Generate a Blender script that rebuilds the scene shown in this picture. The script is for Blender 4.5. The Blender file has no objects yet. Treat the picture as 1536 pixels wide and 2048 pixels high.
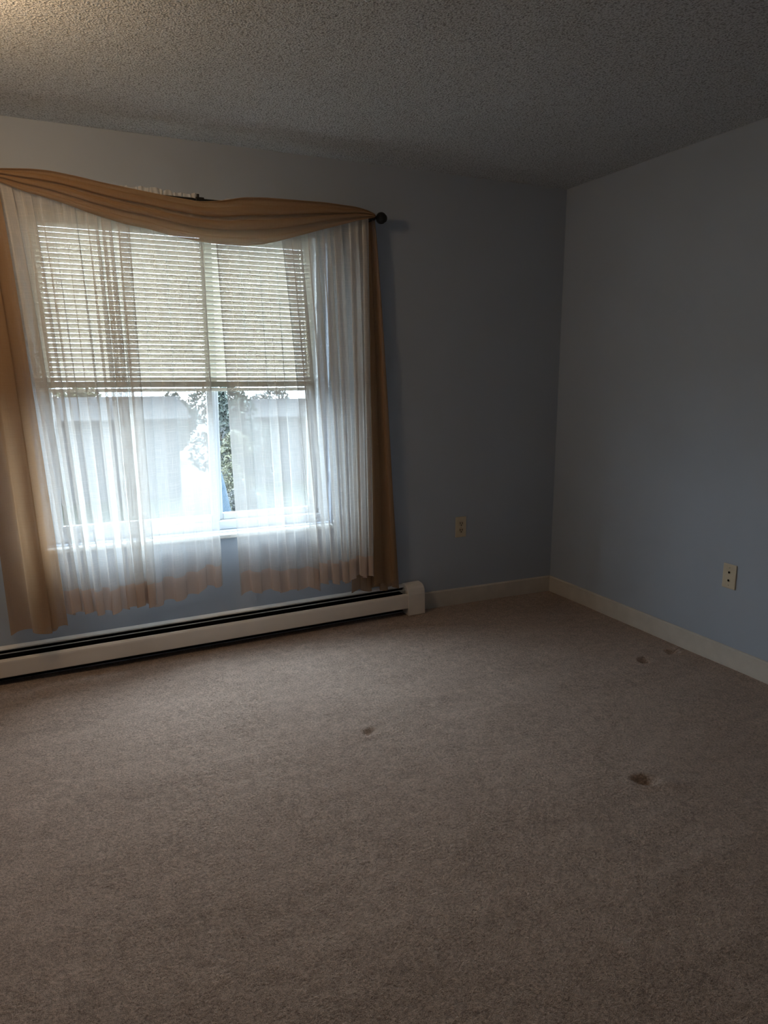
import bpy, bmesh, math, random
import numpy as np
from mathutils import Vector, Matrix

random.seed(7)
rng = np.random.default_rng(7)
S = bpy.context.scene
C = S.collection
PI = math.pi

# ------------------------------------------------------------------ camera
FPX = 1442.0
cd = bpy.data.cameras.new('camera')
cam = bpy.data.objects.new('camera', cd)
C.objects.link(cam)
cd.sensor_fit = 'VERTICAL'
cd.sensor_height = 24.0
cd.lens = 24.0 * FPX / 2048.0
cd.clip_start = 0.02
cd.clip_end = 300
_f = Vector((0.40802, 0.89391, -0.18562))
_r = Vector((0.90971, -0.41523, 0.0))
_u = Vector((0.07707, 0.16886, 0.98262))
cam.matrix_world = Matrix(((_r.x, _u.x, -_f.x, -2.8492), (_r.y, _u.y, -_f.y, -3.6559), (_r.z, _u.z, -_f.z, 1.366), (0, 0, 0, 1)))
S.camera = cam

# ------------------------------------------------------------------ world: overcast sky (brighter overhead, as overcast skies are)
W = bpy.data.worlds.new('overcast_sky')
S.world = W
W.use_nodes = True
nt = W.node_tree
nt.nodes.clear()
_out = nt.nodes.new('ShaderNodeOutputWorld')
_bg = nt.nodes.new('ShaderNodeBackground')
_tc = nt.nodes.new('ShaderNodeTexCoord')
_sx = nt.nodes.new('ShaderNodeSeparateXYZ')
_mx = nt.nodes.new('ShaderNodeMath'); _mx.operation = 'MAXIMUM'; _mx.inputs[1].default_value = 0.0
_ma = nt.nodes.new('ShaderNodeMath'); _ma.operation = 'MULTIPLY_ADD'
SKY = 30.0
_ma.inputs[1].default_value = SKY * 2 / 3
_ma.inputs[2].default_value = SKY / 3
nt.links.new(_tc.outputs['Generated'], _sx.inputs[0])
nt.links.new(_sx.outputs['Z'], _mx.inputs[0])
nt.links.new(_mx.outputs[0], _ma.inputs[0])
nt.links.new(_ma.outputs[0], _bg.inputs['Strength'])
_bg.inputs['Color'].default_value = (0.76, 0.885, 1.0, 1)
nt.links.new(_bg.outputs[0], _out.inputs['Surface'])

# window opening in the wall Y = 0
WX0, WX1, WZ0, WZ1 = -2.93, -1.50, 0.575, 2.105
_pl = bpy.data.lights.new('window_sky_portal', 'AREA')
_pl.shape = 'RECTANGLE'; _pl.size = WX1 - WX0; _pl.size_y = WZ1 - WZ0
_pl.cycles.is_portal = True
_po = bpy.data.objects.new('window_sky_portal', _pl)
C.objects.link(_po)
_po.location = ((WX0 + WX1) / 2, 0.145, (WZ0 + WZ1) / 2)
_po.rotation_euler = (-PI / 2, 0, 0)          # -Z of the lamp looks to -Y, into the room

S.view_settings.view_transform = 'Standard'
S.view_settings.look = 'None'
S.view_settings.gamma = 1.0
S.view_settings.use_curve_mapping = False
S.view_settings.exposure = 0.53
S.cycles.use_denoising = True
S.cycles.max_bounces = 7
S.cycles.diffuse_bounces = 5
S.cycles.transmission_bounces = 10
S.cycles.transparent_max_bounces = 24
S.cycles.use_adaptive_sampling = True
S.cycles.adaptive_threshold = 0.08
S.cycles.adaptive_min_samples = 16
S.cycles.sample_clamp_indirect = 6.0
S.cycles.caustics_reflective = False
S.cycles.caustics_refractive = False

LAMP_POS = (-3.20, -1.28, 2.44)
LAMP_POWER = 14.0

# ------------------------------------------------------------------ material helpers
def new_mat(name):
    m = bpy.data.materials.new(name)
    m.use_nodes = True
    n = m.node_tree
    for x in list(n.nodes):
        n.nodes.remove(x)
    out = n.nodes.new('ShaderNodeOutputMaterial')
    return m, n, out

def principled(n, out, rough=0.6, spec=0.3):
    b = n.nodes.new('ShaderNodeBsdfPrincipled')
    b.inputs['Roughness'].default_value = rough
    b.inputs['Specular IOR Level'].default_value = spec
    n.links.new(b.outputs[0], out.inputs['Surface'])
    return b

def noise(n, coord, scale, detail=3, rough=0.55, dim='3D'):
    t = n.nodes.new('ShaderNodeTexNoise')
    t.noise_dimensions = dim
    t.inputs['Scale'].default_value = scale
    t.inputs['Detail'].default_value = detail
    t.inputs['Roughness'].default_value = rough
    if coord is not None:
        n.links.new(coord, t.inputs['Vector'])
    return t

def ramp(n, fac, stops):
    r = n.nodes.new('ShaderNodeValToRGB')
    e = r.color_ramp.elements
    while len(e) < len(stops):
        e.new(0.5)
    for k, (p, c) in enumerate(stops):
        e[k].position = p
        e[k].color = (*c, 1) if len(c) == 3 else c
    n.links.new(fac, r.inputs[0])
    return r

def mapping(n, coord, scale):
    m = n.nodes.new('ShaderNodeMapping')
    m.inputs['Scale'].default_value = scale
    n.links.new(coord, m.inputs[0])
    return m.outputs[0]

def bump(n, height, strength, dist, normal=None):
    b = n.nodes.new('ShaderNodeBump')
    b.inputs['Strength'].default_value = strength
    b.inputs['Distance'].default_value = dist
    n.links.new(height, b.inputs['Height'])
    if normal is not None:
        n.links.new(normal, b.inputs['Normal'])
    return b

def coords(n):
    return n.nodes.new('ShaderNodeTexCoord')

def math_node(n, op, a, b):
    m = n.nodes.new('ShaderNodeMath')
    m.operation = op
    for k, v in enumerate((a, b)):
        if isinstance(v, (int, float)):
            m.inputs[k].default_value = v
        else:
            n.links.new(v, m.inputs[k])
    return m.outputs[0]

def plain(name, col, rough=0.5, spec=0.3, var=0.06, scale=14, metal=0.0):
    """one colour with a faint uneven tone"""
    m, n, out = new_mat(name)
    b = principled(n, out, rough, spec)
    b.inputs['Metallic'].default_value = metal
    t = noise(n, coords(n).outputs['Object'], scale, 4)
    lo = tuple(c * (1 - var) for c in col)
    hi = tuple(min(1, c * (1 + var)) for c in col)
    r = ramp(n, t.outputs['Fac'], [(0.3, lo), (0.7, hi)])
    n.links.new(r.outputs[0], b.inputs['Base Color'])
    return m

def mat_wall():
    m, n, out = new_mat('blue_wall_paint')
    b = principled(n, out, 0.62, 0.28)
    o = coords(n).outputs['Object']
    t = noise(n, o, 2.2, 3)
    r = ramp(n, t.outputs['Fac'], [(0.3, (0.385, 0.44, 0.52)), (0.7, (0.405, 0.46, 0.54))])
    n.links.new(r.outputs[0], b.inputs['Base Color'])
    t2 = noise(n, o, 260, 3, 0.6)
    bp = bump(n, t2.outputs['Fac'], 0.35, 0.0009)
    n.links.new(bp.outputs[0], b.inputs['Normal'])
    return m

def mat_ceiling():
    m, n, out = new_mat('popcorn_ceiling')
    b = principled(n, out, 0.9, 0.1)
    o = coords(n).outputs['Object']
    t = noise(n, o, 150, 3, 0.6)
    v = n.nodes.new('ShaderNodeTexVoronoi')
    v.inputs['Scale'].default_value = 150
    v.feature = 'SMOOTH_F1'
    n.links.new(o, v.inputs['Vector'])
    h = math_node(n, 'SUBTRACT', t.outputs['Fac'], math_node(n, 'MULTIPLY', v.outputs['Distance'], 0.45))
    bp = bump(n, h, 1.0, 0.016)
    n.links.new(bp.outputs[0], b.inputs['Normal'])
    r = ramp(n, h, [(0.12, (0.42, 0.43, 0.44)), (0.30, (0.80, 0.82, 0.84)), (0.5, (0.90, 0.92, 0.94))])
    n.links.new(r.outputs[0], b.inputs['Base Color'])
    return m

def mat_carpet():
    m, n, out = new_mat('beige_cut_pile_carpet')
    b = principled(n, out, 0.95, 0.05)
    b.inputs['Sheen Weight'].default_value = 0.25
    b.inputs['Sheen Roughness'].default_value = 0.5
    o = coords(n).outputs['Object']
    fine = noise(n, o, 420, 3, 0.7)
    tuft = noise(n, o, 120, 4, 0.65)
    clump = noise(n, o, 26, 4, 0.6)
    st = noise(n, mapping(n, o, (1.2, 3.4, 1.0)), 1.7, 5, 0.6)
    a1 = math_node(n, 'MULTIPLY', fine.outputs['Fac'], 0.42)
    a2 = math_node(n, 'MULTIPLY', tuft.outputs['Fac'], 0.34)
    a3 = math_node(n, 'MULTIPLY', clump.outputs['Fac'], 0.14)
    a4 = math_node(n, 'MULTIPLY', st.outputs['Fac'], 0.10)
    s = math_node(n, 'ADD', math_node(n, 'ADD', a1, a2), math_node(n, 'ADD', a3, a4))
    r = ramp(n, s, [(0.41, (0.275, 0.192, 0.145)), (0.5, (0.59, 0.440, 0.35)), (0.59, (0.87, 0.675, 0.56))])
    n.links.new(r.outputs[0], b.inputs['Base Color'])
    h = math_node(n, 'ADD', math_node(n, 'MULTIPLY', fine.outputs['Fac'], 0.3), math_node(n, 'ADD', math_node(n, 'MULTIPLY', tuft.outputs['Fac'], 0.7), math_node(n, 'MULTIPLY', clump.outputs['Fac'], 0.8)))
    bp = bump(n, h, 1.0, 0.02)
    n.links.new(bp.outputs[0], b.inputs['Normal'])
    return m

def mat_cloth(name, col_lo, col_hi, opac, trans_mix, weave=1.0, trans_col=None):
    """thin woven cloth: part of the light passes straight, part is scattered on both sides; u, v in metres"""
    m, n, out = new_mat(name)
    uv = coords(n).outputs['UV']
    warp = noise(n, mapping(n, uv, (520, 9, 1)), 1.0, 3, 0.6, '2D')
    weft = noise(n, mapping(n, uv, (11, 520, 1)), 1.0, 3, 0.6, '2D')
    slub = math_node(n, 'MAXIMUM', warp.outputs['Fac'], weft.outputs['Fac'])
    rr = ramp(n, slub, [(0.48, col_hi), (0.72, col_lo)])
    dif = n.nodes.new('ShaderNodeBsdfDiffuse')
    trl = n.nodes.new('ShaderNodeBsdfTranslucent')
    n.links.new(rr.outputs[0], dif.inputs['Color'])
    if trans_col is None:
        n.links.new(rr.outputs[0], trl.inputs['Color'])
    else:
        trl.inputs['Color'].default_value = (*trans_col, 1)
    mx = n.nodes.new('ShaderNodeMixShader')
    mx.inputs[0].default_value = trans_mix
    n.links.new(dif.outputs[0], mx.inputs[1]); n.links.new(trl.outputs[0], mx.inputs[2])
    tr = n.nodes.new('ShaderNodeBsdfTransparent')
    op = ramp(n, slub, [(0.46, (opac - 0.10 * weave,) * 3), (0.60, (opac + 0.02 * weave,) * 3), (0.74, (min(1, opac + 0.30 * weave),) * 3)])
    fm = n.nodes.new('ShaderNodeMixShader')
    n.links.new(op.outputs[0], fm.inputs[0])
    n.links.new(tr.outputs[0], fm.inputs[1]); n.links.new(mx.outputs[0], fm.inputs[2])
    n.links.new(fm.outputs[0], out.inputs['Surface'])
    return m

def mat_glass():
    m, n, out = new_mat('window_glass')
    tr = n.nodes.new('ShaderNodeBsdfTransparent')
    tr.inputs[0].default_value = (0.93, 0.96, 0.97, 1)
    gl = n.nodes.new('ShaderNodeBsdfGlossy')
    gl.inputs['Roughness'].default_value = 0.02
    fr = n.nodes.new('ShaderNodeLayerWeight')
    fr.inputs['Blend'].default_value = 0.5
    fr5 = math_node(n, 'MULTIPLY_ADD', math_node(n, 'POWER', fr.outputs['Facing'], 5.0), 0.9)
    fr5.node.inputs[2].default_value = 0.03
    t = noise(n, coords(n).outputs['Object'], 3, 2)
    k = math_node(n, 'MULTIPLY', fr5, math_node(n, 'ADD', math_node(n, 'MULTIPLY', t.outputs['Fac'], 0.1), 0.9))
    mx = n.nodes.new('ShaderNodeMixShader')
    n.links.new(k, mx.inputs[0]); n.links.new(tr.outputs[0], mx.inputs[1]); n.links.new(gl.outputs[0], mx.inputs[2])
    n.links.new(mx.outputs[0], out.inputs['Surface'])
    return m

def mat_slat():
    m, n, out = new_mat('cream_blind_slat')
    t = noise(n, mapping(n, coords(n).outputs['Object'], (2, 40, 40)), 1.0, 3)
    r = ramp(n, t.outputs['Fac'], [(0.3, (0.68, 0.635, 0.545)), (0.7, (0.74, 0.695, 0.605))])
    dif = n.nodes.new('ShaderNodeBsdfDiffuse'); trl = n.nodes.new('ShaderNodeBsdfTranslucent')
    n.links.new(r.outputs[0], dif.inputs[0]); n.links.new(r.outputs[0], trl.inputs[0])
    gl = n.nodes.new('ShaderNodeBsdfGlossy'); gl.inputs['Roughness'].default_value = 0.4
    mx = n.nodes.new('ShaderNodeMixShader'); mx.inputs[0].default_value = 0.22
    n.links.new(dif.outputs[0], mx.inputs[1]); n.links.new(trl.outputs[0], mx.inputs[2])
    m2 = n.nodes.new('ShaderNodeMixShader'); m2.inputs[0].default_value = 0.04
    n.links.new(mx.outputs[0], m2.inputs[1]); n.links.new(gl.outputs[0], m2.inputs[2])
    n.links.new(m2.outputs[0], out.inputs['Surface'])
    return m

def mat_leaf(name, c1, c2, c3):
    m, n, out = new_mat(name)
    b = principled(n, out, 0.6, 0.2)
    t = noise(n, coords(n).outputs['Object'], 9, 3, 0.7)
    r = ramp(n, t.outputs['Fac'], [(0.32, c1), (0.5, c2), (0.68, c3)])
    n.links.new(r.outputs[0], b.inputs['Base Color'])
    return m

M = dict(
    wall=mat_wall(), ceiling=mat_ceiling(), carpet=mat_carpet(),
    trim=plain('white_trim_paint', (0.60, 0.56, 0.50), 0.45, 0.4),
    vinyl=plain('white_vinyl', (0.52, 0.54, 0.56), 0.35, 0.4, 0.02),
    sill=plain('white_sill_paint', (0.60, 0.60, 0.585), 0.4, 0.4, 0.03),
    heater=plain('cream_enamel', (0.80, 0.75, 0.69), 0.38, 0.45, 0.05, 5),
    heater_dark=plain('dark_core_and_shade', (0.012, 0.012, 0.013), 0.8, 0.1, 0.3),  # dark element, and painted shade on the sheet behind it
    damper=plain('damper_metal', (0.42, 0.42, 0.41), 0.45, 0.4),
    glass=mat_glass(), slat=mat_slat(),
    cord=plain('blind_cord', (0.75, 0.72, 0.62), 0.8, 0.1),
    black=plain('black_iron', (0.012, 0.012, 0.013), 0.5, 0.35, 0.3),
    almond=plain('almond_plastic', (0.62, 0.54, 0.40), 0.4, 0.4, 0.05),
    almond_face=plain('almond_socket_plastic', (0.54, 0.465, 0.335), 0.4, 0.4, 0.05),
    slot=plain('dark_slot', (0.006, 0.006, 0.006), 0.9, 0.05, 0.2),
    screw=plain('screw_metal', (0.42, 0.37, 0.28), 0.4, 0.5, 0.05),
    sheer=mat_cloth('white_sheer_voile', (0.62, 0.59, 0.55), (0.82, 0.80, 0.77), 0.61, 0.18),
    hem=mat_cloth('sheer_hem_voile', (0.54, 0.415, 0.335), (0.68, 0.535, 0.44), 0.82, 0.20, 0.6),
    scarf=mat_cloth('tan_scarf_voile', (0.39, 0.24, 0.13), (0.49, 0.31, 0.175), 0.77, 0.36, 0.35),
    lamp_metal=plain('brass_lamp_base', (0.45, 0.33, 0.15), 0.35, 0.5, 0.05, 14, 0.8),
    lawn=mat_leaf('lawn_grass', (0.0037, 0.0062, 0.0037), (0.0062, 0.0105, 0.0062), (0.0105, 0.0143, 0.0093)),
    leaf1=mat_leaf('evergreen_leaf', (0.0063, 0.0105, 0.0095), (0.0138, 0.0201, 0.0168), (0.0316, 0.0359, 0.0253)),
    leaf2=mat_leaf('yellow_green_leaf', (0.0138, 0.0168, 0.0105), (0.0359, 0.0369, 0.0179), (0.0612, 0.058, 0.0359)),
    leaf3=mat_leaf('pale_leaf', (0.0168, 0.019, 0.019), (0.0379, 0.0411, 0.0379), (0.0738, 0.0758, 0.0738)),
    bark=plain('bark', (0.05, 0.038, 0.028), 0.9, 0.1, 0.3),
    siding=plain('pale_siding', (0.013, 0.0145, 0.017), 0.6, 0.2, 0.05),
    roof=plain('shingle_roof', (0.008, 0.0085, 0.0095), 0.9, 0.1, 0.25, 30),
    tarp=plain('blue_grey_cover', (0.012, 0.024, 0.036), 0.7, 0.2, 0.15),
)

# ------------------------------------------------------------------ mesh helpers
def tag(o, label=None, cat=None, group=None, kind=None):
    if label: o['label'] = label
    if cat: o['category'] = cat
    if group: o['group'] = group
    if kind: o['kind'] = kind
    return o

def link(name, me, mat, parent=None, smooth=False):
    o = bpy.data.objects.new(name, me)
    C.objects.link(o)
    if mat is not None and not me.materials:
        me.materials.append(mat)
    if parent is not None:
        o.parent = parent
    if smooth:
        me.polygons.foreach_set('use_smooth', [True] * len(me.polygons))
    return o

def empty(name, loc=(0, 0, 0)):
    o = bpy.data.objects.new(name, None)
    C.objects.link(o)
    o.location = loc
    o.empty_display_size = 0.05
    return o

def from_bm(name, bm, mat, parent=None, smooth=False):
    me = bpy.data.meshes.new(name)
    bm.normal_update()
    bm.to_mesh(me)
    bm.free()
    return link(name, me, mat, parent, smooth)

def bx(bm, x0, x1, y0, y1, z0, z1, bev=0.0, seg=2):
    g = bmesh.ops.create_cube(bm, size=1.0)
    for v in g['verts']:
        v.co = Vector(((x0 + x1) / 2 + v.co.x * (x1 - x0), (y0 + y1) / 2 + v.co.y * (y1 - y0), (z0 + z1) / 2 + v.co.z * (z1 - z0)))
    if bev > 0:
        es = list({e for v in g['verts'] for e in v.link_edges})
        bmesh.ops.bevel(bm, geom=es, offset=bev, segments=seg, affect='EDGES', profile=0.5)

def box(name, x0, x1, y0, y1, z0, z1, mat, parent=None, bev=0.0):
    bm = bmesh.new()
    bx(bm, x0, x1, y0, y1, z0, z1, bev)
    return from_bm(name, bm, mat, parent)

def extrude_x(name, prof, x0, x1, mat, parent=None, bev=0.0):
    """closed (y, z) outline swept along X"""
    bm = bmesh.new()
    a = [bm.verts.new((x0, y, z)) for y, z in prof]
    b = [bm.verts.new((x1, y, z)) for y, z in prof]
    k = len(prof)
    bm.faces.new(a); bm.faces.new(b[::-1])
    for i in range(k):
        bm.faces.new((a[i], b[i], b[(i + 1) % k], a[(i + 1) % k]))
    bmesh.ops.recalc_face_normals(bm, faces=bm.faces)
    if bev > 0:
        es = [e for e in bm.edges if len(e.link_faces) == 2 and e.calc_face_angle(0) > 0.6]
        bmesh.ops.bevel(bm, geom=es, offset=bev, segments=2, affect='EDGES', profile=0.5)
    return from_bm(name, bm, mat, parent)

def sweep(bm, pts, rad, n=10):
    """round tube along a path"""
    rings = []
    for i, p in enumerate(pts):
        p = Vector(p)
        d = (Vector(pts[min(i + 1, len(pts) - 1)]) - Vector(pts[max(i - 1, 0)])).normalized()
        a = d.orthogonal().normalized() if not rings else (rings[-1][1] - d * rings[-1][1].dot(d)).normalized()
        b = d.cross(a)
        r = rad[i] if isinstance(rad, (list, tuple)) else rad
        rings.append(([bm.verts.new(p + (a * math.cos(t) + b * math.sin(t)) * r) for t in [2 * PI * k / n for k in range(n)]], a))
    for (r0, _), (r1, _) in zip(rings, rings[1:]):
        for k in range(n):
            bm.faces.new((r0[k], r0[(k + 1) % n], r1[(k + 1) % n], r1[k]))
    bm.faces.new(rings[0][0][::-1]); bm.faces.new(rings[-1][0])

def tube(name, pts, rad, mat, parent=None, n=10):
    bm = bmesh.new()
    sweep(bm, pts, rad, n)
    bmesh.ops.recalc_face_normals(bm, faces=bm.faces)
    return from_bm(name, bm, mat, parent, True)

def lathe(name, prof, axis, origin, mat, parent=None, n=28):
    """prof: (radius, offset along the axis); axis 'X','Y','Z'"""
    bm = bmesh.new()
    rings = []
    o = Vector(origin)
    for r, h in prof:
        ring = []
        for k in range(n):
            t = 2 * PI * k / n
            c, s = math.cos(t) * r, math.sin(t) * r
            v = {'X': (h, c, s), 'Y': (c, h, s), 'Z': (c, s, h)}[axis]
            ring.append(bm.verts.new(o + Vector(v)))
        rings.append(ring)
    for a, b in zip(rings, rings[1:]):
        for k in range(n):
            bm.faces.new((a[k], a[(k + 1) % n], b[(k + 1) % n], b[k]))
    bm.faces.new(rings[0]); bm.faces.new(rings[-1])
    bmesh.ops.recalc_face_normals(bm, faces=bm.faces)
    return from_bm(name, bm, mat, parent, True)

def grid(name, P, UV, mat, parent=None):
    """P: (nv, nu, 3) points, UV: (nv, nu, 2) in metres -> one smooth sheet"""
    nv, nu = P.shape[:2]
    me = bpy.data.meshes.new(name)
    idx = np.arange(nv * nu).reshape(nv, nu)
    q = np.stack([idx[:-1, :-1], idx[:-1, 1:], idx[1:, 1:], idx[1:, :-1]], -1).reshape(-1, 4)
    me.vertices.add(nv * nu)
    me.vertices.foreach_set('co', P.reshape(-1).astype(np.float32))
    me.loops.add(q.size)
    me.loops.foreach_set('vertex_index', q.reshape(-1).astype(np.int32))
    me.polygons.add(len(q))
    me.polygons.foreach_set('loop_start', (np.arange(len(q)) * 4).astype(np.int32))
    me.polygons.foreach_set('use_smooth', np.ones(len(q), bool))
    me.update(calc_edges=True)
    uvl = me.uv_layers.new(name='UVMap')
    uvl.data.foreach_set('uv', UV.reshape(-1, 2)[q.reshape(-1)].reshape(-1).astype(np.float32))
    me.validate()
    return link(name, me, mat, parent)

def smooth_noise(x, seed, freq):
    r = np.random.default_rng(seed)
    n = int(freq * 4) + 8
    k = r.uniform(-1, 1, n)
    t = (np.asarray(x, float) * freq) % (n - 1)
    i = np.floor(t).astype(int)
    f = t - i
    f = f * f * (3 - 2 * f)
    return k[i] * (1 - f) + k[(i + 1) % n] * f

# ------------------------------------------------------------------ the room
RX0, RY0, H = -4.15, -4.6, 2.44
SAG = 0.0235
def floor_z(x):
    return SAG * np.minimum(0.0, np.asarray(x) + 0.95)

# floor: carpet with the dents that furniture left
def build_floor():
    xs = np.concatenate([np.arange(RX0 - 0.02, -3.2, 0.05), np.arange(-3.2, 0.03, 0.0105)])
    ys = np.concatenate([np.arange(RY0 - 0.02, -3.0, 0.06), np.arange(-3.0, 0.03, 0.0105)])
    X, Y = np.meshgrid(xs, ys)
    Z = floor_z(X).copy()
    r = np.random.default_rng(3)
    for k in range(7):       # gentle unevenness of the pile
        a = r.uniform(0, PI); f = r.uniform(5, 15)
        Z += 0.0007 * np.sin((X * math.cos(a) + Y * math.sin(a)) * f + r.uniform(0, 6))
    dents = [(-1.80, -1.225, 0.030, 0.020, 0.011, 0.4), (-1.085, -1.965, 0.036, 0.024, 0.018, -0.6), (-0.31, -1.165, 0.034, 0.024, 0.020, 0.2),
             (-0.10, -1.13, 0.030, 0.022, 0.018, 0.0), (-0.557, -1.793, 0.014, 0.010, -0.006, 0.0), (-0.487, -0.929, 0.022, 0.016, 0.008, 0.0)]
    for cx, cy, a, b, d, t in dents:
        dx = (X - cx) * math.cos(t) + (Y - cy) * math.sin(t)
        dy = -(X - cx) * math.sin(t) + (Y - cy) * math.cos(t)
        q = (dx / a) ** 2 + (dy / b) ** 2
        Z -= 1.35 * d * np.exp(-q ** 1.6)
        if d > 0:            # the pushed-up rim and the lump beside the dent
            Z += 0.32 * d * np.exp(-((np.sqrt(q) - 1.75) / 0.5) ** 2)
    cx, cy = -1.03, -2.03
    Z += 0.011 * np.exp(-(((X - cx) / 0.050) ** 2 + ((Y - cy) / 0.040) ** 2))
    # long shallow ridges where the carpet has stretched
    for (x0, y0, a, L, w, h) in [(-1.25, -2.35, 0.15, 0.55, 0.035, 0.005), (-0.95, -1.55, 0.5, 0.5, 0.05, 0.004), (-1.15, -1.75, 0.75, 0.45, 0.04, 0.004),
                                 (-0.8, -2.25, 0.3, 0.5, 0.045, 0.004), (-1.6, -2.2, 0.9, 0.6, 0.05, 0.003), (-0.75, -1.15, 0.6, 0.6, 0.06, 0.004)]:
        dx = (X - x0) * math.cos(a) + (Y - y0) * math.sin(a)
        dy = -(X - x0) * math.sin(a) + (Y - y0) * math.cos(a)
        Z += 0.6 * h * np.exp(-(dx / (0.6 * L)) ** 2 - ((dy + 0.25 * dx * dx) / w) ** 2)
    P = np.stack([X, Y, Z], -1)
    o = grid('floor', P, np.stack([X, Y], -1), M['carpet'])
    tag(o, 'beige cut-pile carpet covering the whole floor with a few furniture dents', 'floor', kind='structure')
build_floor()

# ceiling sheet with thickness
tag(box('ceiling', RX0 - 0.1, 0.1, RY0 - 0.1, 0.16, H, H + 0.1, M['ceiling']), 'rough white popcorn-textured ceiling', 'ceiling', kind='structure')

# window wall with its opening
bm = bmesh.new()
bx(bm, RX0 - 0.1, WX0, 0, 0.16, -0.16, H)
bx(bm, WX1, 0.1, 0, 0.16, -0.16, H)
bx(bm, WX0, WX1, 0, 0.16, -0.16, WZ0)
bx(bm, WX0, WX1, 0, 0.16, WZ1, H)
tag(from_bm('wall_window', bm, M['wall']), 'pale blue painted wall with the curtained window', 'wall', kind='structure')
tag(box('wall_right', 0, 0.1, RY0 - 0.1, 0, -0.16, H, M['wall']), 'bare pale blue painted wall on the right', 'wall', kind='structure')
tag(box('wall_left', RX0 - 0.1, RX0, RY0 - 0.1, 0, -0.16, H, M['wall']), 'pale blue painted wall left of the window', 'wall', kind='structure')
tag(box('wall_rear', RX0, 0, RY0 - 0.1, RY0, -0.16, H, M['wall']), 'pale blue painted wall behind the viewer', 'wall', kind='structure')

BH, BT = 0.0988, 0.013
tag(extrude_x('baseboard_window', [(0, -0.02), (-BT, -0.02), (-BT, BH - 0.006), (-BT + 0.005, BH), (0, BH)], -0.952, 0, M['trim']),
    'short white baseboard between the heater end and the corner', 'baseboard', kind='structure')
bm = bmesh.new()
prof = [(0, -0.02), (-BT, -0.02), (-BT, BH - 0.006), (-BT + 0.005, BH), (0, BH)]
a = [bm.verts.new((x, -BT, z)) for x, z in prof]
b = [bm.verts.new((x, RY0, z)) for x, z in prof]
bm.faces.new(a); bm.faces.new(b)
for i in range(5):
    bm.faces.new((a[i], b[i], b[(i + 1) % 5], a[(i + 1) % 5]))
bmesh.ops.recalc_face_normals(bm, faces=bm.faces)
tag(from_bm('baseboard_right', bm, M['trim']), 'long white baseboard along the right wall', 'baseboard', kind='structure')

# ------------------------------------------------------------------ window
def build_window():
    F = 0.045                                   # vinyl frame width
    bm = bmesh.new()
    for (x0, x1, z0, z1) in [(WX0, WX0 + F, WZ0, WZ1), (WX1 - F, WX1, WZ0, WZ1), (WX0 + F, WX1 - F, WZ0, WZ0 + F), (WX0 + F, WX1 - F, WZ1 - F, WZ1)]:
        bx(bm, x0, x1, 0.055, 0.14, z0, z1, 0.004)
    w = from_bm('window_1', bm, M['vinyl'])
    tag(w, 'white vinyl sliding window behind the sheers and blind', 'window', kind='structure')
    sx = -2.07                                  # right edge of the meeting stile
    def sash(x0, x1, y0, y1, s):
        z0, z1 = WZ0 + F, WZ1 - F
        bm = bmesh.new()
        for (a, b_, c, d) in [(x0, x0 + s, z0, z1), (x1 - s, x1, z0, z1), (x0 + s, x1 - s, z0, z0 + 0.034), (x0 + s, x1 - s, z1 - 0.034, z1)]:
            bx(bm, a, b_, y0, y1, c, d, 0.004)
        o = from_bm('sash', bm, M['vinyl'], w)
        box('glass_pane', x0 + s - 0.005, x1 - s + 0.005, (y0 + y1) / 2 - 0.003, (y0 + y1) / 2 + 0.003, z0 + 0.029, z1 - 0.029, M['glass'], o)
    sash(WX0 + F, sx - 0.022, 0.064, 0.092, 0.042)
    sash(sx - 0.048, WX1 - F, 0.098, 0.128, 0.048)
    # sill board with its nose
    extrude_x('window_sill', [(0.056, WZ0), (-0.028, WZ0 - 0.006), (-0.034, WZ0 - 0.012), (-0.034, WZ0 - 0.026), (-0.030, WZ0 - 0.031), (0.0, WZ0 - 0.031), (0.056, WZ0 - 0.022)],
              WX0 - 0.0, WX1 + 0.0, M['sill'], w, 0.002)
build_window()

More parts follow.
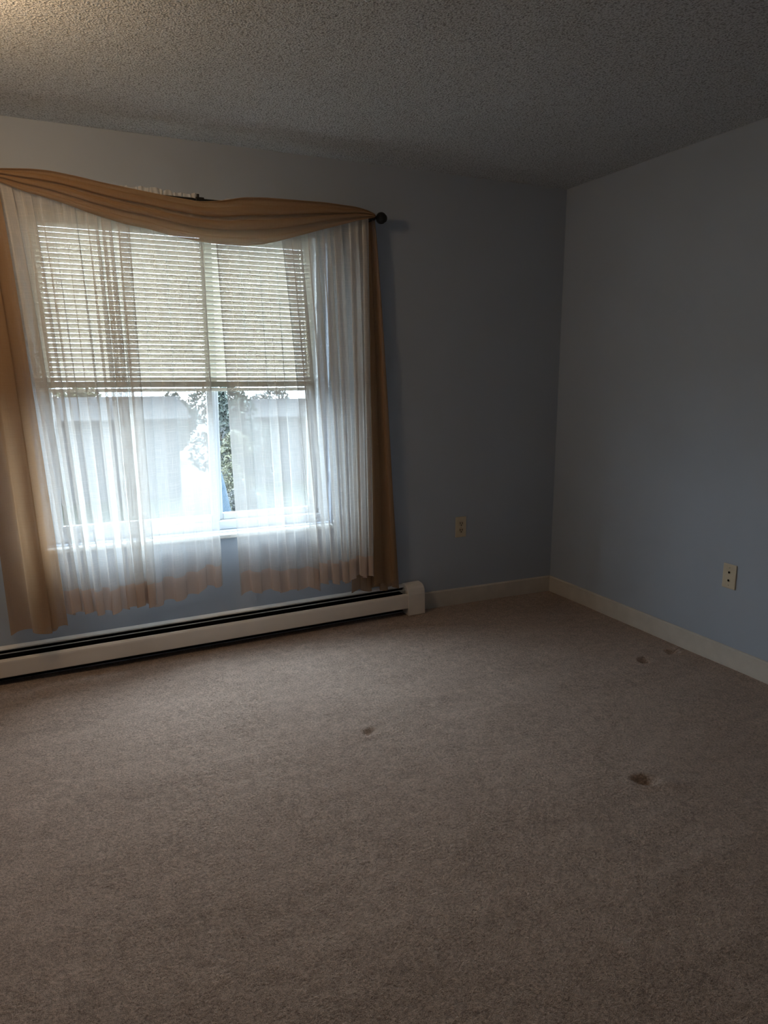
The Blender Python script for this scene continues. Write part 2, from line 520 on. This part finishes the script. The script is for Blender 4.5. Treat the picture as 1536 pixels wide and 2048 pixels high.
# ------------------------------------------------------------------ mini blind
def build_blind():
    r = empty('mini_blind', ((WX0 + WX1) / 2, 0.03, 1.29))
    tag(r, 'cream horizontal mini blind half lowered inside the window', 'blind')
    ox, oy, oz = r.location
    X0, X1 = WX0 + 0.035, WX1 - 0.075
    L = X1 - X0
    cx = (X0 + X1) / 2 - ox
    box('head_rail', X0 - ox, X1 - ox, -0.016, 0.016, 2.064 - oz, 2.092 - oz, M['slat'], r, 0.002)
    # one curved slat, shared by all
    def slat_mesh(tilt, wd=0.026, crown=0.0022, n=6):
        bm = bmesh.new()
        rows = []
        for s in (0, 1):
            row = []
            for k in range(n + 1):
                t = k / n * 2 - 1
                y, z = t * wd / 2, crown * (1 - t * t)
                c, sn = math.cos(tilt), math.sin(tilt)
                row.append((y * c - z * sn, y * sn + z * c))
            rows.append(row)
        th = 0.0004
        vs = []
        for x in (-L / 2, L / 2):
            vs.append([bm.verts.new((x, y, z)) for y, z in rows[0]] + [bm.verts.new((x, y, z - th)) for y, z in rows[0]][::-1])
        k = len(vs[0])
        for i in range(k):
            bm.faces.new((vs[0][i], vs[1][i], vs[1][(i + 1) % k], vs[0][(i + 1) % k]))
        bmesh.ops.recalc_face_normals(bm, faces=bm.faces)
        me = bpy.data.meshes.new('slat')
        bm.to_mesh(me); bm.free()
        me.materials.append(M['slat'])
        return me
    me = slat_mesh(math.radians(-45))
    pitch = 0.0218
    z = 2.048
    k = 0
    while z > 1.345:
        o = bpy.data.objects.new('slat', me)
        C.objects.link(o); o.parent = r
        o.location = (cx, 0, z - oz)
        o.rotation_euler = (math.radians(random.uniform(-1.6, 1.6) + 5.0 * (z - 1.35) / 0.7), math.radians(random.uniform(-0.05, 0.05)), 0)
        z -= pitch; k += 1
    me2 = slat_mesh(math.radians(6))
    z = 1.3375
    for q in range(8):                      # slats resting on the bottom rail
        o = bpy.data.objects.new('slat', me2)
        C.objects.link(o); o.parent = r
        o.location = (cx, random.uniform(-0.001, 0.001), z - oz)
        z -= 0.0035
    box('bottom_rail', X0 - ox, X1 - ox, -0.0135, 0.0135, 1.290 - oz, 1.306 - oz, M['slat'], r, 0.003)
    for lx in (-2.80, -2.138, -1.66):
        for dy in (-0.0125, 0.0125):
            tube('ladder_cord', [(lx - ox, dy, 2.065 - oz), (lx - ox, dy, 1.30 - oz)], 0.0009, M['cord'], r, 5)
        tube('lift_cord', [(lx + 0.012 - ox, -0.0145, 2.065 - oz), (lx + 0.012 - ox, -0.0145, 1.30 - oz)], 0.0011, M['cord'], r, 5)
build_blind()

# ------------------------------------------------------------------ curtain rod
ROD_Y, ROD_Z = -0.092, 2.160
def build_rod():
    r = empty('curtain_rod', (-2.20, ROD_Y, ROD_Z))
    tag(r, 'black iron curtain rod with round finials above the window', 'curtain rod')
    xr, xl = -1.285 + 2.20, -3.165 + 2.20
    tube('rod', [(xl, 0, 0), (xr, 0, 0)], 0.0085, M['black'], r, 14)
    fp = [(0.0085, 0.0), (0.014, 0.001), (0.0155, 0.006), (0.014, 0.011), (0.008, 0.013), (0.008, 0.019), (0.013, 0.022), (0.021, 0.027), (0.0265, 0.034), (0.029, 0.043),
          (0.029, 0.050), (0.0265, 0.059), (0.021, 0.066), (0.017, 0.0685), (0.017, 0.072), (0.011, 0.0755), (0.002, 0.077)]
    fi = lathe('finial', fp, 'X', (xr, 0, 0), M['black'], r)
    lathe('finial', [(a, -b) for a, b in fp], 'X', (xl, 0, 0), M['black'], r)
    for bxp in (xl + 0.04, 0.045, xr - 0.012):
        bm = bmesh.new()
        bx(bm, bxp - 0.007, bxp + 0.007, 0.080, 0.092, -0.05, 0.034, 0.002)    # wall plate
        bx(bm, bxp - 0.005, bxp + 0.005, -0.004, 0.086, -0.022, -0.011, 0.002)  # arm
        bx(bm, bxp - 0.020, bxp + 0.018, -0.013, 0.013, -0.014, 0.0125, 0.003)  # cup over the rod
        bx(bm, bxp - 0.013, bxp - 0.003, -0.006, 0.006, 0.0115, 0.027, 0.002)   # set screw
        from_bm('bracket', bm, M['black'], r)
build_rod()

# ------------------------------------------------------------------ cloth
def meander(u, n, over, depth, seed, irr=0.35):
    """folded cloth section: u 0..1 -> (x 0..1, depth). over > 1 lets the folds lap over each other"""
    uu = np.asarray(u, float)
    s = np.linspace(0, 1, 800)
    w = 1 + irr * smooth_noise(s, seed, n * 0.9)
    c = np.concatenate([[0], np.cumsum((w[1:] + w[:-1]) / 2)]); c /= c[-1]
    th = 2 * PI * n * np.interp(uu, s, c)
    amp = np.interp(uu, s, 1 + 0.45 * smooth_noise(s, seed + 5, n * 0.7))
    x = uu - over * amp / (4 * PI * n) * np.sin(2 * th)
    edge = np.clip(np.minimum(uu, 1 - uu) * n * 2, 0, 1)
    x = uu + (x - uu) * edge
    return x, depth * np.sin(th) * amp

def curtain(name, label, cat, group, xtop, xbot, ztop, zbot, y, n, over, depth, seed, mat, hem=None, header=0.003, full=1.6, ywob=0.01, irr=0.35, taper=0.35, zl=0.02, zslope=0.0, nu=None, gather=0.5):
    """a hanging panel: xtop / xbot = left and right edge at the top and at the bottom"""
    root = empty(name, ((xbot[0] + xbot[1]) / 2, y, zbot))
    if label:
        tag(root, label, cat, group)
    o = np.array(root.location)
    nu = nu or int(n * 36) + 1
    u = np.linspace(0, 1, nu)
    width = (xbot[1] - xbot[0]) * full
    def section(zs, vv):
        P = np.zeros((len(vv), nu, 3)); UV = np.zeros((len(vv), nu, 2))
        for i, v in enumerate(vv):               # v: 0 top .. 1 bottom
            e = v ** 0.8
            xa = xtop[0] + (xbot[0] - xtop[0]) * e
            xb = xtop[1] + (xbot[1] - xtop[1]) * e
            dp = depth * (taper + (1 - taper) * v)
            uw = np.clip(u + 0.018 * np.sin(2 * PI * (u * 1.3 + v * 0.55 + seed)) * v * (u * (1 - u) * 4), 0, 1)
            mx, my = meander(uw, n, over * (0.55 + 0.45 * min(1, v * 3)), dp, seed, irr)
            fine = gather * math.exp(-v * 9) * 0.006 * np.sin(2 * PI * u * n * 4.3 + seed)
            P[i, :, 0] = xa + (xb - xa) * mx
            P[i, :, 1] = y + my + fine + ywob * smooth_noise(u * 0.9 + v * 0.25, seed + 9, 3)
            hemwave = zl * smooth_noise(u, seed + 21, n * 0.9) + zslope * (u - 0.5) - 0.010 * np.sin(2 * PI * n * u + seed)
            P[i, :, 2] = zs[i] + hemwave * v ** 3
            UV[i, :, 0] = u * width
            UV[i, :, 1] = zs[i]
        return P - o, UV
    hh = 0.115 if hem else 0.0
    zz = np.concatenate([np.linspace(ztop, ztop - 0.25, 10)[:-1], np.linspace(ztop - 0.25, zbot + hh, 26)])
    vv = (ztop - zz) / (ztop - zbot)
    P, UV = section(zz, vv)
    grid('panel', P, UV, mat, root)
    if hem:
        zz = np.linspace(zbot + hh, zbot, 6)
        vv = (ztop - zz) / (ztop - zbot)
        P, UV = section(zz, vv)
        h = grid('hem', P, UV, hem, root)
        tag(h, 'doubled tan-tinted bottom hem')
    if hem:
        zz = np.linspace(ztop, zbot, 40)
        P, UV = section(zz, (ztop - zz) / (ztop - zbot))
        P[:, :, 1] -= 0.0015
        us = u * width
        for sl in (np.searchsorted(us, 0.010) + 1, -np.searchsorted(us, 0.010) - 1):
            Q, V = (P[:, :sl], UV[:, :sl]) if sl > 0 else (P[:, sl:], UV[:, sl:])
            grid('side_hem', np.ascontiguousarray(Q), np.ascontiguousarray(V), mat, root)
    if header:
        zz = np.linspace(ztop + header, ztop, 5)
        P, UV = section(zz, np.zeros(5))
        a = np.linspace(0, 1, 5)[:, None]
        P[:, :, 1] += (1 - a) * (0.004 * np.sin(2 * PI * u * n * 3.1)[None] + 0.006)
        P[:, :, 2] += (1 - a) * (0.007 * smooth_noise(u, seed + 40, n * 4))[None]
        grid('header', P, UV, mat, root)
    return root

SY = -0.106
grp = 'white sheer panels on the rod'
curtain('sheer_curtain', 'white sheer panel bunched at the left end of the rod, beside the brown scarf tail', 'curtain', grp,
        (-3.02, -2.478), (-2.862, -2.452), 2.172, 0.262, SY - 0.010, 7, 3.0, 0.020, 11, M['sheer'], M['hem'], zslope=-0.035)
curtain('sheer_curtain', 'thin white sheer panel spread left of the central gap', 'curtain', grp,
        (-2.52, -2.158), (-2.52, -2.125), 2.172, 0.288, SY + 0.012, 4, 1.15, 0.012, 22, M['sheer'], M['hem'], 0.018, full=1.25, zslope=0.06, zl=0.012)
curtain('sheer_curtain', 'thin white sheer panel spread right of the central gap', 'curtain', grp,
        (-2.098, -1.70), (-2.035, -1.600), 2.172, 0.252, SY + 0.012, 4, 1.15, 0.012, 33, M['sheer'], M['hem'], full=1.25, zslope=-0.03, zl=0.012)
curtain('sheer_curtain', 'white sheer panel bunched at the right end of the rod, next to the finial', 'curtain', grp,
        (-1.80, -1.318), (-1.640, -1.297), 2.172, 0.268, SY - 0.006, 6, 2.8, 0.020, 44, M['sheer'], M['hem'])

# tan scarf: swag over the rod and a tail at each end
def build_scarf():
    root = empty('scarf_valance', (-2.2, -0.12, 0.2))
    tag(root, 'tan sheer scarf swagged over the curtain rod with two long tails', 'scarf')
    o = np.array(root.location)
    top = [(-3.16, 2.168), (-3.07, 2.185), (-2.967, 2.196), (-2.856, 2.206), (-2.78, 2.207), (-2.664, 2.197), (-2.585, 2.186), (-2.463, 2.174), (-2.314, 2.160), (-2.16, 2.148), (-2.068, 2.158),
           (-1.974, 2.178), (-1.879, 2.187), (-1.781, 2.190), (-1.553, 2.194), (-1.40, 2.189), (-1.335, 2.178), (-1.300, 2.164)]
    bot = [(-3.16, 2.135), (-3.07, 2.150), (-2.971, 2.145), (-2.893, 2.118), (-2.807, 2.1), (-2.73, 2.08), (-2.645, 2.054), (-2.557, 2.034), (-2.491, 2.019), (-2.387, 2.006), (-2.299, 1.985),
           (-2.184, 1.970), (-2.086, 1.963), (-1.985, 1.963), (-1.881, 1.973), (-1.796, 1.993), (-1.68, 2.028), (-1.59, 2.058), (-1.477, 2.094), (-1.4, 2.120), (-1.300, 2.146)]
    xs = np.linspace(-3.16, -1.300, 150)
    def curve(pts):
        z = np.interp(xs, [p[0] for p in pts], [p[1] for p in pts])
        k = np.array([1, 2, 3, 2, 1.]) / 9
        return np.concatenate([z[:2], np.convolve(z, k, 'valid'), z[-2:]])
    zt, zb = curve(top), curve(bot)
    nt_ = 150
    t = np.linspace(0, 1, nt_)
    P = np.zeros((nt_, len(xs), 3)); UV = np.zeros((nt_, len(xs), 2))
    sx = (xs - xs[0]) / (xs[-1] - xs[0])
    for j, x in enumerate(xs):
        hgt = zt[j] - zb[j]
        n = 3.0
        c = sx[j]
        warp = t + 0.035 * np.sin(2 * PI * (t + c * 0.9)) + 0.03 * np.sin(2 * PI * (2 * t - c * 1.4))
        mx, my = meander(np.clip(warp, 0, 1), n, 1.9, 1.0, 61, 0.9)
        belly = 0.030 * np.sin(PI * np.clip(t, 0, 1)) * (hgt / 0.2)
        P[:, j, 0] = x + 0.004 * np.sin(t * 9 + c * 20)
        P[:, j, 2] = zt[j] - hgt * mx
        dep = 0.006 + 0.010 * min(1, hgt / 0.18)
        P[:, j, 1] = -0.146 - belly + my * dep
        UV[:, j, 0] = x; UV[:, j, 1] = t * 0.55
    # fold the top edge back over the rod
    back = []
    for k in range(1, 7):
        a = k / 6 * PI * 0.9
        q = P[0].copy()
        q[:, 1] = P[0, :, 1] + (ROD_Y + 0.02 - P[0, :, 1]) * (1 - math.cos(a)) / 2
        q[:, 2] = P[0, :, 2] + 0.006 * math.sin(a) - 0.03 * max(0, (k - 4) / 2)
        back.append(q)
    B = np.stack(back[::-1] + [P[0]])
    P = np.concatenate([B[:-1], P])
    UVb = np.stack([np.stack([xs, np.full_like(xs, -0.01 * k)], -1) for k in range(6, 0, -1)])
    UV = np.concatenate([UVb, UV])
    grid('swag', P - o, UV, M['scarf'], root)
    def tail(xt, xb, zt_, zb_, y, n, over, dp, seed, zl, zs):
        r = curtain('tail_tmp', None, None, None, xt, xb, zt_, zb_, y, n, over, dp, seed, M['scarf'], None, 0, 1.8, 0.008, 0.5, 0.5, zl, zs)
        ch = r.children[0]
        ch.name = 'tail'
        ch.data.name = 'tail'
        off = Vector(r.location) - Vector(root.location)
        ch.data.transform(Matrix.Translation(off))
        ch.parent = root
        bpy.data.objects.remove(r)
    tail((-3.17, -2.985), (-3.095, -2.858), 2.172, 0.225, -0.150, 1.5, 1.0, 0.016, 71, 0.010, 0.0)
    tail((-3.15, -3.00), (-3.00, -2.900), 2.165, 0.196, -0.085, 2, 1.5, 0.010, 73, 0.006, 0.0)
    tail((-1.330, -1.268), (-1.320, -1.128), 2.172, 0.205, -0.070, 2, 1.6, 0.014, 81, 0.014, 0.0)
    tail((-1.345, -1.285), (-1.405, -1.110), 2.165, 0.176, -0.050, 3, 1.6, 0.008, 83, 0.008, 0.0)
build_scarf()

# ------------------------------------------------------------------ baseboard heater
def build_heater():
    r = empty('baseboard_heater', (-0.95, 0, 0))
    r.rotation_euler = (0, -SAG, 0)
    tag(r, 'long cream metal baseboard heater running under the window', 'heater')
    x0, x1 = RX0 + 0.95 + 0.004, -0.110
    extrude_x('back_panel', [(-0.001, 0.004), (-0.005, 0.004), (-0.005, 0.160), (-0.020, 0.157), (-0.0225, 0.160), (-0.021, 0.166), (-0.006, 0.174), (-0.001, 0.174)], x0, x1, M['heater'], r, 0.0008)
    extrude_x('front_panel', [(-0.057, 0.116), (-0.060, 0.127), (-0.066, 0.132), (-0.074, 0.130), (-0.0795, 0.122), (-0.0805, 0.114), (-0.0800, 0.049), (-0.077, 0.045), (-0.066, 0.047),
                              (-0.066, 0.050), (-0.076, 0.050), (-0.077, 0.113), (-0.0755, 0.120), (-0.072, 0.126), (-0.067, 0.128), (-0.063, 0.125), (-0.060, 0.116)], x0, x1, M['heater'], r)
    extrude_x('damper', [(-0.034, 0.143), (-0.047, 0.147), (-0.0485, 0.150), (-0.046, 0.152), (-0.033, 0.147)], x0, x1, M['damper'], r)
    extrude_x('heating_element', [(-0.008, 0.055), (-0.055, 0.055), (-0.055, 0.105), (-0.008, 0.105)], x0, x1 - 0.02, M['heater_dark'], r)
    extrude_x('inner_shade_sheet', [(-0.0052, 0.006), (-0.0065, 0.006), (-0.0065, 0.150), (-0.0052, 0.150)], x0, x1, M['heater_dark'], r)  # near-black sheet that paints the shade behind the front panel
    capp = [(-0.001, 0.001), (-0.085, 0.001), (-0.0855, 0.125), (-0.083, 0.143), (-0.076, 0.158), (-0.064, 0.170), (-0.048, 0.177), (-0.030, 0.179), (-0.001, 0.179)]
    extrude_x('end_cap', capp, -0.112, -0.004, M['heater'], r, 0.003)
    # bracket tab that shows at the end of the damper
    box('damper_bracket', x1 - 0.030, x1 - 0.014, -0.052, -0.020, 0.136, 0.141, M['damper'], r, 0.001)
build_heater()

# ------------------------------------------------------------------ outlet and jack plate
def round_disc(name, c, axis, rad, d0, d1, mat, parent, n=20):
    return lathe(name, [(rad, d0), (rad, d1)], axis, c, mat, parent, n)

def build_outlet():
    cx, cz = -0.6765, 0.477
    r = empty('wall_outlet', (cx, 0, cz - 0.062))
    tag(r, 'almond duplex power outlet low on the window wall, right of the curtains', 'outlet')
    o = 0.062
    w, h = 0.0365, 0.062
    bm = bmesh.new()
    bx(bm, -w, w, -0.006, 0, o - h, o + h, 0.0028, 3)
    from_bm('cover_plate', bm, M['almond'], r)
    for s in (-1, 1):
        zc = o + s * 0.0205
        bm = bmesh.new()
        n = 28
        ring0 = []; ring1 = []
        for k in range(n):
            t = 2 * PI * k / n
            x = 0.0175 * math.cos(t); z = max(-0.0145, min(0.0145, 0.0175 * math.sin(t)))
            ring0.append(bm.verts.new((x, -0.0055, zc + z))); ring1.append(bm.verts.new((x * 0.97, -0.0082, zc + z * 0.97)))
        for k in range(n):
            bm.faces.new((ring0[k], ring0[(k + 1) % n], ring1[(k + 1) % n], ring1[k]))
        bm.faces.new(ring1)
        bmesh.ops.recalc_face_normals(bm, faces=bm.faces)
        f = from_bm('socket', bm, M['almond_face'], r)
        box('slot', -0.0085, -0.0050, -0.0086, -0.0078, zc - 0.002, zc + 0.0095, M['slot'], f)
        box('slot', 0.0050, 0.0085, -0.0086, -0.0078, zc - 0.002, zc + 0.0085, M['slot'], f)
        round_disc('slot', (0, 0, zc - 0.0085), 'Y', 0.0034, -0.0086, -0.0078, M['slot'], f, 14)
    sc = round_disc('screw', (0, 0, o), 'Y', 0.003, -0.0075, -0.0058, M['screw'], r, 14)
    box('screw_slot', -0.0026, 0.0026, -0.0078, -0.0072, o - 0.0004, o + 0.0004, M['slot'], sc)
build_outlet()

def build_jack():
    cy, cz = -1.3445, 0.437
    r = empty('jack_plate', (0, cy, cz - 0.059))
    tag(r, 'almond wall plate with two dark round jack holes on the right wall', 'wall plate')
    o = 0.059
    bm = bmesh.new()
    bx(bm, -0.0065, 0, -0.0365, 0.0365, o - 0.059, o + 0.059, 0.0028, 3)
    from_bm('cover_plate', bm, M['almond'], r)
    for s in (-1, 1):
        zc = o + s * 0.0195
        c = lathe('jack_collar', [(0.0085, -0.0055), (0.0085, -0.0078), (0.0072, -0.0086), (0.0056, -0.0086)], 'X', (0, 0, zc), M['almond_face'], r, 20)
        lathe('jack_hole', [(0.0054, -0.0080), (0.0054, -0.0091)], 'X', (0, 0, zc), M['slot'], c, 18)
    for s in (-1, 1):
        lathe('screw', [(0.003, -0.006), (0.0028, -0.0078), (0.0005, -0.008)], 'X', (0, 0, o + s * 0.042), M['screw'], r, 14)
build_jack()

# ------------------------------------------------------------------ ceiling lamp just beyond the left edge of the picture
def build_lamp():
    r = empty('ceiling_lamp', LAMP_POS)
    tag(r, 'warm flush ceiling lamp that lights the upper left corner', 'lamp')
    lathe('canopy', [(0.10, 0.0), (0.105, -0.008), (0.10, -0.018), (0.075, -0.024), (0.02, -0.024)], 'Z', (0, 0, 0), M['lamp_metal'], r, 36)
    for k in range(2):
        a = k * PI + 0.4
        lathe('lamp_socket', [(0.017, -0.022), (0.017, -0.055), (0.013, -0.062), (0.004, -0.062)], 'Z', (0.045 * math.cos(a), 0.045 * math.sin(a), 0), M['lamp_metal'], r, 18)
        m, n, out = new_mat('lit_bulb_glass')
        e = n.nodes.new('ShaderNodeEmission')
        t = noise(n, coords(n).outputs['Object'], 4, 1)
        rp = ramp(n, t.outputs['Fac'], [(0.0, (1.0, 0.66, 0.34)), (1.0, (1.0, 0.70, 0.40))])
        n.links.new(rp.outputs[0], e.inputs[0])
        e.inputs[1].default_value = 4
        n.links.new(e.outputs[0], out.inputs[0])
        lathe('bulb', [(0.012, -0.060), (0.014, -0.070), (0.025, -0.085), (0.030, -0.102), (0.027, -0.120), (0.015, -0.132), (0.002, -0.135)], 'Z', (0.045 * math.cos(a), 0.045 * math.sin(a), 0), m, r, 22)
    ld = bpy.data.lights.new('ceiling_lamp_light', 'POINT')
    ld.energy = LAMP_POWER
    ld.color = (1.0, 0.68, 0.39)
    ld.shadow_soft_size = 0.15
    lo = bpy.data.objects.new('ceiling_lamp_light', ld)
    C.objects.link(lo)
    lo.parent = r
    lo.location = (0, 0, -0.16)
build_lamp()

# ------------------------------------------------------------------ outside
GZ = -0.55
bm = bmesh.new()
n_ = 24
bx(bm, -25, 25, 0.17, 40, GZ - 0.3, GZ)
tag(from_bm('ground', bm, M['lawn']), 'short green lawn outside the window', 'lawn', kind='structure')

def leaf_cloud(name, cx, cy, blobs, count, size, mat, parent, seed):
    """many small bent leaves around the blobs (x, y, z, r)"""
    r = np.random.default_rng(seed)
    bl = np.array(blobs, float)
    pick = r.choice(len(bl), count, p=bl[:, 3] ** 2 / (bl[:, 3] ** 2).sum())
    d = r.normal(size=(count, 3)); d /= np.linalg.norm(d, axis=1)[:, None]
    rad = bl[pick, 3] * r.uniform(0.55, 1.05, count) ** 0.5
    c = bl[pick, :3] + d * rad[:, None]
    a = r.normal(size=(count, 3)); a /= np.linalg.norm(a, axis=1)[:, None]
    b = np.cross(a, r.normal(size=(count, 3))); b /= np.linalg.norm(b, axis=1)[:, None]
    s = size * r.uniform(0.6, 1.3, count)[:, None]
    V = np.stack([c - a * s, c + b * s * 0.5, c + a * s, c - b * s * 0.5], 1).reshape(-1, 3)
    me = bpy.data.meshes.new(name)
    q = np.arange(count * 4).reshape(-1, 4)
    me.from_pydata(V.tolist(), [], q.tolist())
    o = link(name, me, mat, parent)
    tag(o, kind='stuff')
    return o

def tree(name, label, x, y, h, spread, mat, seed, count, size, group=None, trunk=0.08, low=0.25):
    r = empty(name, (x, y, GZ))
    tag(r, label, 'tree' if 'tree' in name else 'shrub', group)
    g = np.random.default_rng(seed)
    bl = []
    for k in range(12):
        t = g.uniform(low, 0.95)
        w = spread * (1 - 0.55 * abs(t - 0.5))
        a = g.uniform(0, 2 * PI); q = w * g.uniform(0, 0.75)
        bl.append((q * math.cos(a), q * math.sin(a), h * t, w * g.uniform(0.35, 0.6)))
    pts = [(0, 0, -0.05), (0.03 * h, 0.01 * h, h * 0.3), (0.0, 0.02 * h, h * 0.6), (0.02 * h, 0, h * 0.85)]
    tube('trunk', pts, [trunk, trunk * 0.8, trunk * 0.5, trunk * 0.2], M['bark'], r, 8)
    for k in range(4):
        b = bl[k]
        tube('branch', [(0.02 * h, 0.01 * h, h * (0.3 + 0.1 * k)), (b[0] * 0.6, b[1] * 0.6, b[2] * 0.9), b[:3]], [trunk * 0.35, trunk * 0.22, trunk * 0.08], M['bark'], r, 6)
    leaf_cloud('foliage', 0, 0, bl, count, size, mat, r, seed)

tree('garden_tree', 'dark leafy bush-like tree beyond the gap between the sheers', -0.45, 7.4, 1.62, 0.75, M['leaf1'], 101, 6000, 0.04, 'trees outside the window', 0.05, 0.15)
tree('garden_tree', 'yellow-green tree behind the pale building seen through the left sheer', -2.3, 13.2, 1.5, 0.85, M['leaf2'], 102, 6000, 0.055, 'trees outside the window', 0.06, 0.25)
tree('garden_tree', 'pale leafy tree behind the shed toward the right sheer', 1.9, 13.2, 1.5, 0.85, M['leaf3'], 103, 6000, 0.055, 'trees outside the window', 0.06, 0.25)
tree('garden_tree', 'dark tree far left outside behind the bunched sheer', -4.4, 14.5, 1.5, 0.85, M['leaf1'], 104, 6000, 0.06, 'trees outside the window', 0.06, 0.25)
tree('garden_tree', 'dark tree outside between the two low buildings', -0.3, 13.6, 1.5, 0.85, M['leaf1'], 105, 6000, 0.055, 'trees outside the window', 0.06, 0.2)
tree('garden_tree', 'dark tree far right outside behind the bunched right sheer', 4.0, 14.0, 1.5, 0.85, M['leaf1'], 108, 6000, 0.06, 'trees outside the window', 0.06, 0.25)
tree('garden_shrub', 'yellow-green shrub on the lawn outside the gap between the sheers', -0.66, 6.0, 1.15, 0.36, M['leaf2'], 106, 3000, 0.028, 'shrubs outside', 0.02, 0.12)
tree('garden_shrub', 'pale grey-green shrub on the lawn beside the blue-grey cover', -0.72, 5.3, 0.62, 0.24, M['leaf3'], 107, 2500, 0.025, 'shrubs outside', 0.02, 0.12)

def house(name, label, x0, x1, y0, y1, z1, roof_h):
    r = empty(name, ((x0 + x1) / 2, y0, GZ))
    tag(r, label, 'building')
    ox, oy, oz = r.location
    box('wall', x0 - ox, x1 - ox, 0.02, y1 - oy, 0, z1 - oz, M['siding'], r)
    nb = int((z1 - GZ) / 0.13)
    me = None
    for k in range(nb):
        z = 0.02 + k * (z1 - GZ - 0.02) / nb
        hgt = (z1 - GZ - 0.02) / nb
        if me is None:
            b_ = extrude_x('siding_board', [(0.02, 0), (0.0, 0), (0.012, hgt + 0.01), (0.02, hgt + 0.01)], x0 - ox, x1 - ox, M['siding'], r)
            me = b_.data
        else:
            b_ = bpy.data.objects.new('siding_board', me); C.objects.link(b_); b_.parent = r
        b_.location = (0, 0, z)
    extrude_x('roof', [(-0.25, z1 - oz - 0.04), ((y1 - oy) / 2, z1 - oz + roof_h), (y1 - oy + 0.25, z1 - oz - 0.04), (y1 - oy + 0.25, z1 - oz), ((y1 - oy) / 2, z1 - oz + roof_h + 0.05), (-0.25, z1 - oz)], x0 - ox - 0.2, x1 - ox + 0.2, M['roof'], r)
house('garden_shed', 'pale blue-grey low building outside the left pane', -5.6, -1.05, 8.1, 10.6, 0.72, 0.25)
house('garden_shed', 'pale blue-grey shed outside the right pane', 0.10, 2.6, 9.0, 11.0, 0.66, 0.22)
lathe('garden_cover', [(0.18, 0.0), (0.175, 0.05), (0.12, 0.35), (0.07, 0.62), (0.025, 0.80), (0.012, 0.86), (0.003, 0.87)], 'Z', (-1.08, 5.0, GZ), M['tarp'], None, 12)
tag(bpy.data.objects['garden_cover'], 'tall blue-grey conical garden cover standing on the lawn', 'cover')
